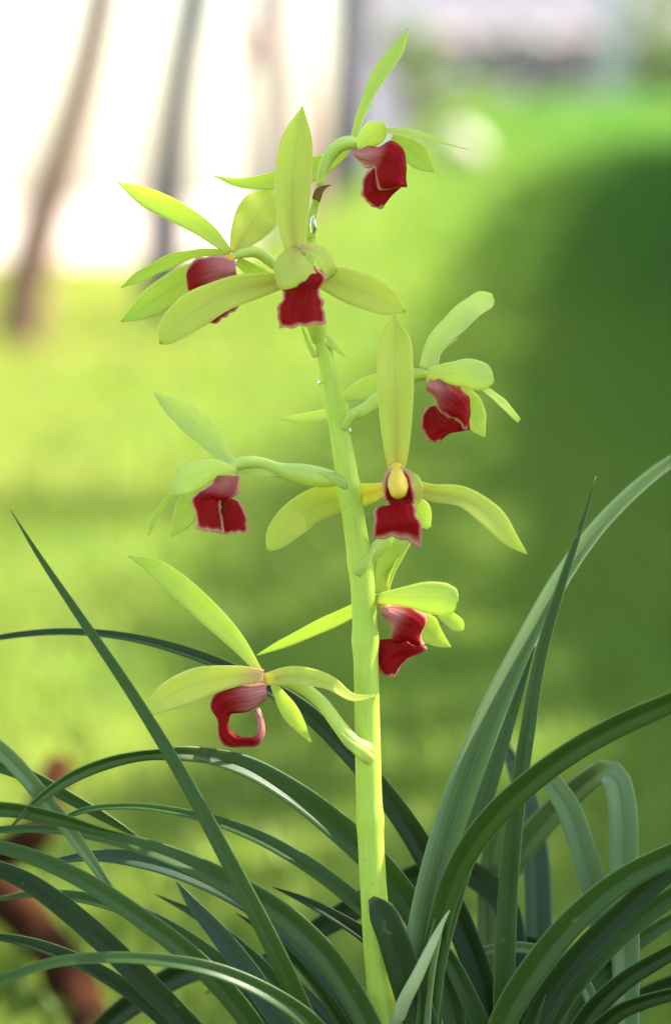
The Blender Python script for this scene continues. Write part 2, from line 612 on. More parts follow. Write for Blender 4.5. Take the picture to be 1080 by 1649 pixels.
def water_mat():
    m, n, l = newmat('water')
    out = n.new('ShaderNodeOutputMaterial')
    b = n.new('ShaderNodeBsdfPrincipled')
    b.inputs['Roughness'].default_value = 0.0
    b.inputs['IOR'].default_value = 1.33
    b.inputs['Transmission Weight'].default_value = 1.0
    l.new(b.outputs[0], out.inputs[0])
    return m


M['water'] = water_mat()

# ================================================================ the setting
# far paved ground, reaching the horizon
G = 1500
struct(mesh_obj('ground', [(-G, -G, -0.03), (G, -G, -0.03), (G, G, -0.03), (-G, G, -0.03)], [(0, 1, 2, 3)], M['paving'], smooth=False, origin=(0, 0, -0.03)))

# lawn with its bank
ys = np.concatenate([np.linspace(-4, 1, 8), np.geomspace(1.3, 32, 90)])
xs = np.concatenate([-np.geomspace(14, 1.2, 14), np.linspace(-1.1, 2.2, 56), np.geomspace(2.3, 26, 20)])
LV, LF = [], []
for j, y in enumerate(ys):
    for i, x in enumerate(xs):
        z = float(ground_z(x, y))
        # the lawn's far edge lies at 17 to 19 m on the left, behind the bank's crest on the right
        edge = 18.5 + 9.0 * float(sm(-0.6, 0.8, x)) + 0.35 * math.sin(x * 2.3)
        if y > edge:
            z = -0.06
        LV.append((x, y, z))
nx = len(xs)
for j in range(len(ys) - 1):
    for i in range(nx - 1):
        LF.append((j * nx + i, j * nx + i + 1, (j + 1) * nx + i + 1, (j + 1) * nx + i))
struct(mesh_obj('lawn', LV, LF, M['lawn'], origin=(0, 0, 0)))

# planting mound under the orchids
mv, mf = [], []
NR, NS = 14, 40
for r in range(NR):
    for s in range(NS):
        a = 2 * math.pi * s / NS
        t = r / (NR - 1)
        rad = 0.02 + 0.30 * t * (1 + 0.06 * math.sin(3 * a))
        z = -0.01 + 0.082 * (1 - float(sm(0.30, 1.0, t))) + 0.004 * math.sin(9 * a + 7 * t) * (1 - t)
        mv.append((-0.02 + rad * math.cos(a) * 1.25, 0.92 + rad * math.sin(a) * 0.85, z))
for r in range(NR - 1):
    for s in range(NS):
        mf.append((r * NS + s, r * NS + (s + 1) % NS, (r + 1) * NS + (s + 1) % NS, (r + 1) * NS + s))
mf.append(tuple(range(NS))[::-1])
struct(mesh_obj('soil', mv, mf, M['soil'], origin=(0, 0.92, 0)))

# grass blades
def grass(n, y0, y1, seed):
    g = np.random.default_rng(seed)
    y = np.exp(g.uniform(math.log(y0), math.log(y1), n))
    x = g.uniform(-1, 1, n) * (0.16 + 0.11 * y)
    ok = y < 17.8 + 6 * sm(-0.4, 0.8, x)
    x, y = x[ok], y[ok]
    # out of the mound
    k = ((x + 0.02) / 0.36) ** 2 + ((y - 0.92) / 0.24) ** 2 > 1
    x, y = x[k], y[k]
    n = len(x)
    z = ground_z(x, y)
    h = g.uniform(0.018, 0.042, n) * (0.8 + 0.05 * y)
    wd = g.uniform(0.0010, 0.0018, n) * (0.7 + 0.35 * y)
    a = g.uniform(0, 6.283, n)
    lean = g.uniform(0.1, 0.9, n) * h
    la = g.uniform(0, 6.283, n)
    b = np.stack([x, y, z - 0.003], 1)
    wv = np.stack([np.cos(a) * wd, np.sin(a) * wd, 0 * a], 1)
    up1 = np.stack([np.cos(la) * lean * .35, np.sin(la) * lean * .35, h * .6], 1)
    up2 = np.stack([np.cos(la) * lean, np.sin(la) * lean, h], 1)
    v = np.stack([b - wv, b + wv, b + up1 + wv * .75, b + up1 - wv * .75, b + up2], 1).reshape(-1, 3)
    i = np.arange(n)[:, None] * 5
    return v, np.concatenate([i, i + 1, i + 2, i + 3], 1), np.concatenate([i + 3, i + 2, i + 4], 1)


gv, gq, gt = grass(130000, 1.15, 21.0, 3)
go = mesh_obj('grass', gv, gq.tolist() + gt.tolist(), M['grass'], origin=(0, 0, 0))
go['label'] = 'short sunlit lawn grass behind the orchids'
go['category'] = 'grass'
struct(go, 'stuff')


# ---------------------------------------------------------------- trees
def crown_geo(n, seed, lsize=0.075, clumps=60):
    """leaf clumps through a unit ball, uneven outline"""
    g = np.random.default_rng(seed)
    cd = unit(g.normal(size=(clumps, 3)))
    cc = cd * (g.uniform(0.0, 1.0, (clumps, 1)) ** 0.45) * 0.86
    which = g.integers(0, clumps, n)
    p = cc[which] + g.normal(size=(n, 3)) * 0.12
    d1 = unit(g.normal(size=(n, 3)))
    d2 = unit(np.cross(d1, g.normal(size=(n, 3))))
    L = lsize * g.uniform(0.7, 1.3, (n, 1))
    v = np.stack([p - d1 * L, p + d2 * L * .45, p + d1 * L, p - d2 * L * .45], 1).reshape(-1, 3)
    i = np.arange(n)[:, None] * 4
    return v, np.concatenate([i, i + 1, i + 2, i + 3], 1).tolist()


CV, CF = crown_geo(9000, 11, 0.075, 130)
crown_me = None
SV, SF = crown_geo(230, 12, 0.11, 40)


def tree(loc, trunk_pts, trunk_r, crown_c, crown_r, mat, label, group=None, name='tree', sparse=False, limbs=5):
    global crown_me
    root = empty(name, loc)
    tag(root, label, 'tree', group)
    s = spline(trunk_pts, 26)
    rad = np.interp(np.linspace(0, 1, 26), np.linspace(0, 1, len(trunk_r)), trunk_r)
    rad = rad * (1 + 0.06 * np.sin(np.linspace(0, 1, 26) * 23))
    v, f, uv = tube_geo(s, rad, 12, 0.05)
    vs, fs = [v], list(f)
    top = s[-1]
    g = np.random.default_rng(int(abs(loc[0]) * 100) + 5)
    base = len(v)
    cc = np.asarray(crown_c, float)
    for k in range(limbs):
        a = 2 * math.pi * k / limbs + g.uniform(-.4, .4)
        end = cc + np.array([math.cos(a) * crown_r[0] * .6, math.sin(a) * crown_r[1] * .6, g.uniform(-.2, .5) * crown_r[2]])
        st = s[int(g.uniform(18, 25))]
        md = (st + end) / 2 + np.array([0, 0, 0.12 * crown_r[2]])
        lv, lf, _ = tube_geo(spline([st, md, end], 10), np.linspace(rad[-1] * .8, rad[-1] * .2, 10), 7)
        vs.append(lv)
        fs += [tuple(i + base for i in q) for q in lf]
        base += len(lv)
    mesh_obj('trunk', np.concatenate(vs), fs, M[mat], root)
    if sparse:
        o = mesh_obj('crown', SV, SF, M['tree_leaf'], root, smooth=False, origin=(0, 0, 0))
    elif crown_me is None:
        o = mesh_obj('crown', CV, CF, M['tree_leaf'], root, smooth=False, origin=(0, 0, 0))
        crown_me = o.data
    else:
        o = bpy.data.objects.new('crown', crown_me)
        C.objects.link(o)
        o.parent = root
    o.location = Vector(cc - ORG[root.name])
    o.scale = crown_r
    o.rotation_euler = (0, 0, g.uniform(0, 6.28))
    return root


# slender trees whose trunks show against the pale sky
def trunk_tree(pix, widths, mat, label, crown_h, base_px=None):
    b = hit(*pix[0])
    dist = b[1]
    pts = []
    for (x, y) in pix:
        v = P(x, y) - CAM
        v = v / v[1]
        pts.append(CAM + v * dist)
    pts[0] = b - np.array([0, 0, 0.05])
    tip = pts[-1]
    dirv = unit(tip - pts[-2])
    dirv = unit(dirv * 0.5 + np.array([0, 0, 0.6]))
    pts.append(tip + dirv * 0.6 * crown_h)
    pts.append(tip + dirv * crown_h)
    rr = [wd * 0.76 * dist / FPX for wd in widths]
    rr += [rr[-1] * .8, rr[-1] * .5]
    cc = tip + dirv * crown_h + np.array([-0.3, 0.6, 0.5])
    return tree(b, pts, rr, cc, (1.3, 1.3, 1.1), mat, label, None)


trunk_tree([(28, 575), (38, 480), (62, 370), (98, 250), (138, 110), (162, 0), (175, -80)], [50, 46, 42, 37, 34, 32, 30], 'bark_brown',
           'slender brown tree trunk leaning to one side at the lawn edge', 1.7)
trunk_tree([(258, 520), (262, 420), (268, 300), (282, 170), (300, 60), (316, -20), (322, -80)], [46, 44, 42, 40, 40, 38, 36], 'bark_grey',
           'dark grey slim tree trunk rising behind the leftward orchid flower', 2.0)
tr3 = trunk_tree([(432, 400), (431, 300), (428, 190), (424, 90), (420, 0), (418, -80)], [36, 32, 30, 28, 28, 28], 'bark_pale',
           'pale grey tree trunk with a red cloth strip hanging on it', 2.2)
trunk_tree([(548, 330), (552, 220), (556, 110), (560, 0), (562, -80)], [46, 42, 40, 40, 40], 'bark_grey',
           'thick grey trunk at the corner of the grassy bank', 2.4)
trunk_tree([(492, 360), (486, 220), (478, 100), (472, 0), (468, -80)], [24, 22, 20, 20, 20], 'bark_brown',
           'thin brown trunk between the pale trunk and the thick grey one', 2.2)

# red cloth strip on the pale trunk
b3 = ORG[tr3.name]
dist3 = b3[1] - 0.12
v0 = lambda x, y: CAM + (P(x, y) - CAM) / (P(x, y) - CAM)[1] * dist3
cl, NN = [], 14
for i in range(NN):
    t = i / (NN - 1)
    yy = 18 + 92 * t
    for j in range(6):
        uu = j / 5
        p = v0(388 + 32 * uu + 5 * math.sin(t * 6 + uu), yy)
        p[1] += 0.012 * math.sin(uu * 9 + t * 3)
        cl.append(p)
cl = np.array(cl)
cvv, cff = shell(cl, NN, 6, 0.004, grid_normals(cl, NN, 6))
tag(mesh_obj('cloth_strip', cvv, cff, M['red_cloth']), 'faded red cloth strip hanging from the pale tree trunk', 'cloth')

# unseen shade tree added off to the right so its crown shades the orchids
def shade_edge(y):
    return float(np.interp(y, [1.4, 2.5, 4.1, 7.1, 11.7, 14, 16], [.09, .09, .14, .28, .60, .85, 1.3]))


c = np.array([1.00, 0.20, 0]) + np.array(SUN) * (3.2 / SUN.z)
b = np.array([c[0], c[1], 0.0])
tree(b, [b - (0, 0, .1), b + (0.05, 0.02, 1.0), b + (-0.04, 0.03, 1.9), c + (0, 0, -.2)], [.13, .10, .085, .05], c, (1.52, 1.48, 1.22), 'bark_grey',
     'broad shade tree standing beside the orchid clump')


def added_hedge():
    """tall clipped hedge along the right of the lawn; its top edge draws the long shadow across the grass"""
    H, HW = 2.1, 0.36
    row = []
    for y in np.linspace(1.25, 15.6, 40):
        e = shade_edge(y)
        top = np.array([e, y, float(ground_z(e, y))]) + np.array(SUN) * (H / SUN.z)
        row.append(top - np.array([0.23, 0, 0]))
    row = np.array(row)
    row[:, 2] += 0.03 * np.sin(np.arange(40) * 1.9)
    zb = np.array([float(ground_z(p[0], p[1])) for p in row]) - .05
    root = empty('hedge', (row[0][0], row[0][1], zb[0] + .05))
    tag(root, 'tall clipped green hedge along the right side of the lawn', 'hedge')
    prof = [(-.5 * HW, 0), (-.8 * HW, .25), (-.85 * HW, .8), (-.6 * HW, .965), (.6 * HW, .965), (.85 * HW, .8), (.8 * HW, .25), (.5 * HW, 0)]
    v = []
    for p, z0 in zip(row, zb):
        for (o, t) in prof:
            v.append((p[0] + HW * .9 + o, p[1], z0 + (p[2] - .06 - z0) * t))
    n, m = len(row), len(prof)
    f = [(i * m + j, i * m + (j + 1) % m, (i + 1) * m + (j + 1) % m, (i + 1) * m + j) for i in range(n - 1) for j in range(m)]
    f += [tuple(range(m)), tuple((n - 1) * m + j for j in range(m))[::-1]]
    mesh_obj('twig_core', v, f, M['hedge_core'], root, smooth=False)
    g = np.random.default_rng(31)
    N = 26000
    ti = g.uniform(0, n - 1.001, N)
    i0 = ti.astype(int)
    fr = (ti - i0)[:, None]
    p = row[i0] * (1 - fr) + row[i0 + 1] * fr
    z0 = zb[i0]
    per = g.uniform(0, 1, N)
    hgt = np.where(per < .42, per / .42, np.where(per < .58, 1.0, (1 - per) / .42))
    off = np.where(per < .42, -HW * .92, np.where(per < .58, g.uniform(-.85, .85, N) * HW, HW * .92))
    q = np.stack([p[:, 0] + HW * .9 + off, p[:, 1], z0 + (p[:, 2] - z0) * hgt], 1) + g.normal(size=(N, 3)) * .025
    d1 = unit(g.normal(size=(N, 3)))
    d2 = unit(np.cross(d1, g.normal(size=(N, 3))))
    L = g.uniform(.035, .06, (N, 1))
    v = np.stack([q - d1 * L, q + d2 * L * .5, q + d1 * L, q - d2 * L * .5], 1).reshape(-1, 3)
    k = np.arange(N)[:, None] * 4
    fo = mesh_obj('foliage', v, np.concatenate([k, k + 1, k + 2, k + 3], 1).tolist(), M['tree_leaf'], root, smooth=False)
    fo['kind'] = 'stuff'


added_hedge()
for (sx, sy, rx, ry, h, lb) in [(-0.30, 3.55, .50, .30, 3.4, 'young small-crowned tree between the shade trees near the orchids'),
                                (-1.1, 9.0, .85, .75, 4.6, 'young tall tree with a small crown between the far shade trees')]:
    c = np.array([sx, sy, 0]) + np.array(SUN) * (h / SUN.z)  # unseen crown set along the sun ray to shade a lawn band
    b = np.array([c[0], c[1], float(ground_z(c[0], c[1]))])
    tree(b, [b - (0, 0, .1), b + (0.03, 0.02, h * .4), c + (0, 0, -.1)], [.05, .04, .02], c, (rx, ry, .3), 'bark_brown', lb, None, sparse=True, limbs=3)


# ---------------------------------------------------------------- things on the far bank
def far(x, y, dist):
    v = P(x, y) - CAM
    return CAM + v / v[1] * dist


def stone_geo(c, size, seed, nu=12, nv=8):
    g = np.random.default_rng(seed)
    v = []
    k = g.uniform(0, 6.28, 6)
    for i in range(nv + 1):
        th = math.pi * i / nv
        for j in range(nu):
            a = 2 * math.pi * j / nu
            r = 1 + .12 * math.sin(2 * a + k[0]) * math.sin(th) + .08 * math.sin(3 * a + 2 * th + k[1]) + .06 * math.cos(4 * th + k[2])
            v.append((c[0] + size[0] * r * math.sin(th) * math.cos(a), c[1] + size[1] * r * math.sin(th) * math.sin(a), c[2] + size[2] * r * math.cos(th)))
    f = [(i * nu + j, i * nu + (j + 1) % nu, (i + 1) * nu + (j + 1) % nu, (i + 1) * nu + j) for i in range(nv) for j in range(nu)]
    return v, f


p = hit(742, 268)
sz = 36 * p[1] / FPX
v, f = stone_geo((p[0], p[1], p[2] + sz * .75), (sz, sz * .9, sz * .95), 4)
tag(mesh_obj('boulder', v, f, M['pebble']), 'pale rounded boulder lying on the sunlit grassy bank', 'boulder')

# low dry-stone wall along the top of the bank
DW = 23.0
wl, wr = far(672, 180, DW), far(1330, 180, DW)
wall = empty('stone_wall', (wl[0], DW, float(ground_z(wl[0], DW)) - .05))
tag(wall, 'low grey and pink dry-stone wall along the top of the bank', 'wall')
zb = float(ground_z(1.0, DW)) - 0.05
rows_z = 5
g = np.random.default_rng(5)
ztop = far(800, 48, DW)[2]
hh = (ztop - zb) / rows_z
for r in range(rows_z):
    x = wl[0] + g.uniform(-.1, 0)
    while x < wr[0]:
        L = g.uniform(.22, .42)
        v, f = stone_geo((x + L / 2, DW + g.uniform(-.02, .02), zb + hh * (r + .5)), (L * .53, .16, hh * .54), int(g.integers(1e6)), 10, 6)
        pinkish = x > 1.1 and g.random() < 0.7
        mesh_obj('stone', v, f, M['stone_pink' if pinkish or g.random() < .2 else 'stone'], wall)
        x += L

# pale post at the wall
pc = far(985, 180, 22.4)
zt = far(985, -60, 22.4)[2]
z0 = float(ground_z(pc[0], 22.4)) - .1
wd = .075
pv, pf = [], []
lev = [(z0, wd * 1.25), (z0 + .16, wd * 1.25), (z0 + .18, wd), (zt - .08, wd * .92), (zt - .06, wd * 1.15), (zt, wd * 1.1), (zt + .05, wd * .4)]
for (z, q) in lev:
    for sx, sy in ((-1, -1), (1, -1), (1, 1), (-1, 1)):
        pv.append((pc[0] + sx * q, 22.4 + sy * q, z))
for i in range(len(lev) - 1):
    for j in range(4):
        pf.append((i * 4 + j, i * 4 + (j + 1) % 4, (i + 1) * 4 + (j + 1) % 4, (i + 1) * 4 + j))
pf += [(3, 2, 1, 0), tuple(len(lev) * 4 - 4 + j for j in range(4))]
tag(mesh_obj('gate_post', pv, pf, M['concrete'], smooth=False), 'pale square concrete post standing before the stone wall', 'post')


def boundary_wall():
    D = 40.0
    x0, x1 = far(596, 100, D)[0], far(1560, 100, D)[0]
    top = far(800, -120, D)[2]
    root = empty('boundary_wall', (x0, D, 0))
    tag(root, 'tall pale rendered boundary wall far behind the stone wall', 'wall')

    def box(name, a, b, mat):
        v = [(x, y, z) for z in (a[2], b[2]) for x, y in ((a[0], a[1]), (b[0], a[1]), (b[0], b[1]), (a[0], b[1]))]
        f = [(3, 2, 1, 0), (4, 5, 6, 7), (0, 1, 5, 4), (1, 2, 6, 5), (2, 3, 7, 6), (3, 0, 4, 7)]
        mesh_obj(name, v, f, M[mat], root, smooth=False)
    n = 4
    w_ = (x1 - x0) / n
    for i in range(n):
        box('wall_panel', (x0 + i * w_ + .12, D, -.05), (x0 + (i + 1) * w_ - .12, D + .2, top), 'render_grey')
        box('coping', (x0 + i * w_ + .12, D - .04, top), (x0 + (i + 1) * w_ - .12, D + .24, top + .06), 'concrete')
    for i in range(n + 1):
        box('pier', (x0 + i * w_ - .12, D - .05, -.05), (x0 + i * w_ + .12, D + .25, top + .12), 'concrete')


boundary_wall()


def shrub(c, r, n, seed, label, lsize=.10, mat='shrub_leaf'):
    root = empty('shrub', (c[0], c[1], float(ground_z(c[0], c[1]))))
    tag(root, label, 'shrub')
    v, f = crown_geo(n, seed, lsize, 26)
    c = np.asarray(c, float)
    mesh_obj('foliage', v * np.array(r) + c, f, M[mat], root, smooth=False)
    b = ORG[root.name] - (0, 0, .05)
    vs, fs, k = [], [], 0
    for i in range(5):
        a = i * 1.26
        e = c + np.array([math.cos(a) * r[0] * .5, math.sin(a) * r[1] * .5, r[2] * .3])
        tv, tf, _ = tube_geo(spline([b, (b + e) / 2 + (0, 0, .05), e], 8), np.linspace(.018, .006, 8), 6)
        vs.append(tv)
        fs += [tuple(q + k for q in ff) for ff in tf]
        k += len(tv)
    mesh_obj('stem', np.concatenate(vs), fs, M['bark_brown'], root)
    return root


def shrub_px(x, y, dist, rx, ry, seed, label, mat='shrub_leaf', n=900):
    c = far(x, y, dist)
    shrub(c, (rx * dist / FPX, rx * dist / FPX, ry * dist / FPX), n, seed, label, .12, mat)


shrub_px(715, 160, 21.8, 85, 62, 21, 'low green shrub at the start of the stone wall')
shrub_px(660, 90, 22.0, 60, 70, 22, 'loose olive shrub beside the thick grey trunk')
shrub_px(1075, 75, 21.8, 75, 120, 23, 'tall light green shrub beyond the pale post')

# fallen branch lying on the lawn on the left
def branch():
    d = 1.42
    q = lambda x, y, dd: CAM + (P(x, y) - CAM) / (P(x, y) - CAM)[1] * dd
    pts = [q(-150, 1330, 1.62), q(-40, 1405, 1.54), q(45, 1480, 1.47), q(105, 1560, 1.40), q(150, 1660, 1.33), q(180, 1780, 1.26)]
    rad = np.array([44, 42, 40, 38, 36, 34]) * d / FPX
    s = spline(pts, 30)
    rr = np.interp(np.linspace(0, 1, 30), np.linspace(0, 1, 6), rad) * (1 + .08 * np.sin(np.linspace(0, 22, 30)))
    v, f, _ = tube_geo(s, rr, 12, .05)
    b = s[8]
    root = empty('dead_branch', (b[0], b[1], 0))
    tag(root, 'brown dead branch propped on the lawn behind the left leaves', 'branch')
    mesh_obj('limb', v, f, M['bark_dark'], root)
    s2 = spline([s[6], q(60, 1340, 1.52), q(80, 1275, 1.55), q(95, 1235, 1.57)], 16)
    v, f, _ = tube_geo(s2, np.linspace(.008, .006, 16), 9, .05)
    mesh_obj('side_limb', v, f, M['bark_dark'], root)
    s3 = spline([s[12], q(40, 1600, 1.62), q(10, 1720, 1.55)], 12)
    return root


# ================================================================ the orchids
base1 = P(690, 2060, 4)
plant = empty('orchid_plant', base1)
tag(plant, 'flowering orchid with yellow-green flowers, dark red lips and arching strap leaves', 'orchid')
base2 = P(-300, 2060, 0)
plant_l = empty('orchid_plant', base2)
tag(plant_l, 'flowerless orchid clump whose leaf tips reach in from beside the flowering orchid', 'orchid')
base3 = P(905, 2060, 55)
plant_r = empty('orchid_plant', base3)
tag(plant_r, 'flowerless orchid clump with pale folded-over leaves behind the flowering orchid', 'orchid')

# flower stem
ptube('flower_stem', [(640, 2080, 2, 25), (634, 1850, 0, 25), (622, 1660, 0, 24), (608, 1540, 0, 22.5), (600, 1420, 0, 21.5), (594, 1300, 0, 21),
                      (591, 1180, 0, 20.5), (588, 1050, 0, 20), (582, 930, 0, 19.5), (571, 850, 0, 18.5), (557, 760, 0, 18), (544, 680, 0, 16),
                      (531, 610, 0, 14.5), (519, 555, 0, 13), (510, 500, 2, 11), (503, 440, 4, 9), (500, 390, 5, 7.5), (503, 345, 4, 6.5), (512, 312, 2, 6.5), (516, 296, 1, 6)],
      M['stem'], plant, 160, 24, 0.025, nodes=[(.268, .10), (.425, .10), (.585, .12), (.655, .10), (.72, .10), (.80, .12)])


def flower(label, pedicel, sepals, petals, lips, column=None):
    fl = ptube('flower', pedicel, M['pedicel'], plant, 26, 14)
    fl['label'] = label
    for k, (mat, pts, *kw) in enumerate(sepals):
        pts = [tuple(q[:3]) + (q[3] * .93,) + tuple(q[4:]) for q in pts]
        blade('sepal', pts, M[mat], fl, seed=k, wave=.09, **(kw[0] if kw else {}))
    for k, (mat, pts, *kw) in enumerate(petals):
        blade('petal', pts, M[mat], fl, seed=k + 9, wave=.09, **(kw[0] if kw else {}))
    for k, (nm, rows, kw) in enumerate(lips):
        patch(nm, rows, M['lip'], fl, seed=k + 3, **kw)
    if column:
        ptube('column', column, M['column'], fl, 14, 12)
    return fl


Y, GN, PL, BL = 'petal_yellow', 'petal_green', 'petal_pale', 'petal_blush'

# A: topmost flower
flower('topmost flower in profile',
       [(515, 298, 1, 6), (519, 276, 1, 8), (533, 248, 1, 10.5), (553, 231, 0, 11), (575, 231, 0, 9), (584, 235, 0, 4)],
       [(GN, [(570, 224, 0, 7, 40), (585, 178, 2, 12, 45), (611, 124, 4, 17, 45), (640, 82, 6, 15, 40), (657, 46, 8, 1, 40)]),
        (GN, [(630, 222, 4, 8, 0), (655, 238, 5, 20, 10), (680, 260, 5, 18, 10), (698, 277, 5, 1, 0)]),
        (GN, [(560, 240, 6, 8, 0), (520, 264, 10, 18, 10), (470, 284, 12, 20, 10), (420, 293, 12, 13, 15), (378, 293, 12, 7, 10), (345, 283, 12, .6, 0)])],
       [(PL, [(577, 240, -1, 8, 0), (590, 226, -6, 18, 0), (603, 213, -11, 19, 0), (617, 199, -15, 5, 0)], {'cup': -.3}),
        (PL, [(578, 224, 2, 7, 70), (584, 190, 6, 12, 72), (600, 165, 9, 3, 70)]),
        (GN, [(612, 212, 0, 6, 55), (650, 213, 0, 9, 55), (695, 224, 0, 8, 60), (722, 233, 0, 2, 40), (755, 241, 0, .5, 0)])],
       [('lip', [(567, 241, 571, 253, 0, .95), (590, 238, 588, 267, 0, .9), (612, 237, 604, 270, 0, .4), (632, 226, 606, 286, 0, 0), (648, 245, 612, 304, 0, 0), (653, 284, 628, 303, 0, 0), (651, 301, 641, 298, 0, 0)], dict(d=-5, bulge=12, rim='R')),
        ('lip', [(600, 271, 608, 271, 0), (585, 288, 611, 291, 0), (583, 308, 622, 304, 0), (588, 322, 643, 300, 0), (601, 331, 624, 321, 0), (611, 336, 615, 334, 0)], dict(d=-2, bulge=10, rim='LB'))],
       [(576, 236, 1, 6), (592, 241, -1, 8), (606, 247, -2, 6)])

# B: upper left flower in profile
flower('upper flower facing left with a rounded lip',
       [(500, 452, 6, 8), (470, 440, 8, 9), (440, 424, 8, 9), (412, 406, 6, 9), (390, 408, 4, 8), (374, 414, 2, 5)],
       [(GN, [(371, 407, 0, 6, 20), (330, 368, 0, 17, 25), (280, 337, 1, 21, 25), (230, 314, 2, 16, 20), (190, 294, 4, .6, 10)]),
        (GN, [(345, 428, 6, 14, 0), (300, 452, 6, 28, 10), (250, 482, 5, 26, 15), (215, 506, 4, 13, 10), (195, 518, 3, 1, 0)]),
        (GN, [(382, 420, 6, 8, 0), (415, 440, 12, 12, 0), (445, 450, 16, 6, 0)])],
       [(Y, [(378, 410, 5, 9, 0), (394, 378, 10, 26, 0), (416, 345, 14, 34, 0), (442, 312, 18, 16, 0)]),
        (GN, [(366, 405, 2, 6, 40), (320, 406, 2, 9, 45), (272, 419, 0, 15, 45), (230, 441, -4, 12, 40), (196, 463, -4, 1, 20)])],
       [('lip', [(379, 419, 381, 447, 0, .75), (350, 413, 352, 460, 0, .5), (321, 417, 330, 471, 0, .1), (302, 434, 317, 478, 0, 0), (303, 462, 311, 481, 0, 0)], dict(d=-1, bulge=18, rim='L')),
        ('lip', [(311, 478, 332, 468, 0), (322, 505, 362, 478, 0), (345, 523, 384, 496, 0)], dict(d=2, bulge=6, rim='LB'))],
       [(376, 412, 2, 6), (360, 420, 1, 8), (340, 428, 1, 7)])

# C: upper front flower
flower('upper flower facing forward with a square dark red lip',
       [(512, 548, 0, 11), (510, 530, -2, 15), (505, 512, -4, 16), (496, 470, -5, 10), (484, 430, -6, 8)],
       [(Y, [(477, 420, -8, 16, 0), (471, 360, -6, 26, 0), (472, 290, -4, 32, 0), (478, 225, -1, 26, 0), (487, 171, 2, .6, 0)], {'cup': .35, 'nl': 34}),
        (Y, [(500, 445, -8, 10, 0), (545, 455, -9, 27, 10), (590, 472, -10, 31, 10), (630, 490, -11, 21, 5), (652, 502, -11, 2, 0)], {'cup': .25}),
        (Y, [(470, 450, -9, 8, 0), (425, 458, -11, 20, -5), (360, 476, -14, 28, -10), (305, 507, -16, 32, -10), (274, 534, -17, 23, -5), (262, 549, -18, 11, 0), (258, 554, -18, 1, 0)], {'cup': .25})],
       [(Y, [(478, 398, -8, 10, 0), (474, 412, -14, 27, 0), (474, 432, -20, 33, 0), (478, 447, -23, 28, 0), (484, 456, -24, 8, 0)], {'cup': -.35}),
        (BL, [(484, 400, -9, 6, 30), (506, 404, -11, 13, 35), (522, 420, -11, 16, 35), (534, 445, -9, 10, 20)])],
       [('lip', [(456, 448, 507, 428, 0, 0), (455, 462, 521, 449, 0, 0), (457, 474, 514, 467, 0, 0), (450, 495, 518, 487, 0, 0), (447, 514, 522, 504, 0, 0), (454, 529, 522, 521, 0, 0)], dict(d=-14, bulge=18, rim='LRB', wav=1.6))],
       [(480, 420, -8, 10), (480, 434, -14, 14), (483, 446, -19, 10)])

# D: right flower in profile, half behind the tall sepal of E
flower('flower facing right on the upper right side of the stem',
       [(551, 673, 0, 8), (570, 668, 0, 10), (590, 658, 1, 11), (608, 643, 2, 11), (645, 617, 4, 10), (675, 603, 3, 10), (690, 604, 2, 6)],
       [(PL, [(683, 595, 2, 11, 0), (702, 554, 5, 17, 15), (735, 520, 9, 21, 20), (764, 494, 13, 20, 20), (785, 479, 17, 13, 10), (791, 473, 18, 1, 0)]),
        (GN, [(740, 625, 4, 14, 0), (758, 662, 4, 24, 20), (770, 688, 4, 14, 10), (780, 704, 4, 1, 0)]),
        (PL, [(672, 604, 8, 9, 0), (630, 614, 10, 18, 0), (585, 627, 12, 18, 0), (545, 643, 14, 3, 0)]),
        (PL, [(560, 655, 18, 6, 0), (520, 668, 22, 9, 0), (485, 674, 25, 8, 0), (450, 675, 28, 1, 0)])],
       [(PL, [(688, 601, -3, 9, 0), (725, 601, -8, 19, 0), (758, 602, -12, 24, 0), (782, 611, -14, 18, 0), (794, 616, -15, 2, 0)], {'cup': -.3}),
        (PL, [(702, 590, 3, 9, 72), (710, 566, 6, 12, 74), (736, 545, 9, 3, 72)]),
        (PL, [(776, 624, 2, 5, 30), (806, 648, 4, 8, 35), (835, 678, 6, 4, 20)])],
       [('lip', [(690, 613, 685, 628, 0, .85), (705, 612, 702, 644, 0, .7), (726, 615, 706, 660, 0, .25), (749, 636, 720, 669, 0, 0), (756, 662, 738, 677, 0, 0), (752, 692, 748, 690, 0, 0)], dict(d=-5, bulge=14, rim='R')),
        ('lip', [(690, 655, 701, 654, 0), (678, 673, 724, 671, 0), (680, 692, 750, 689, 0), (690, 706, 719, 699, 0), (701, 714, 708, 710, 0)], dict(d=-3, bulge=10, rim='LB'))],
       [(690, 606, 1, 6), (698, 617, -1, 8), (708, 626, -2, 6)])

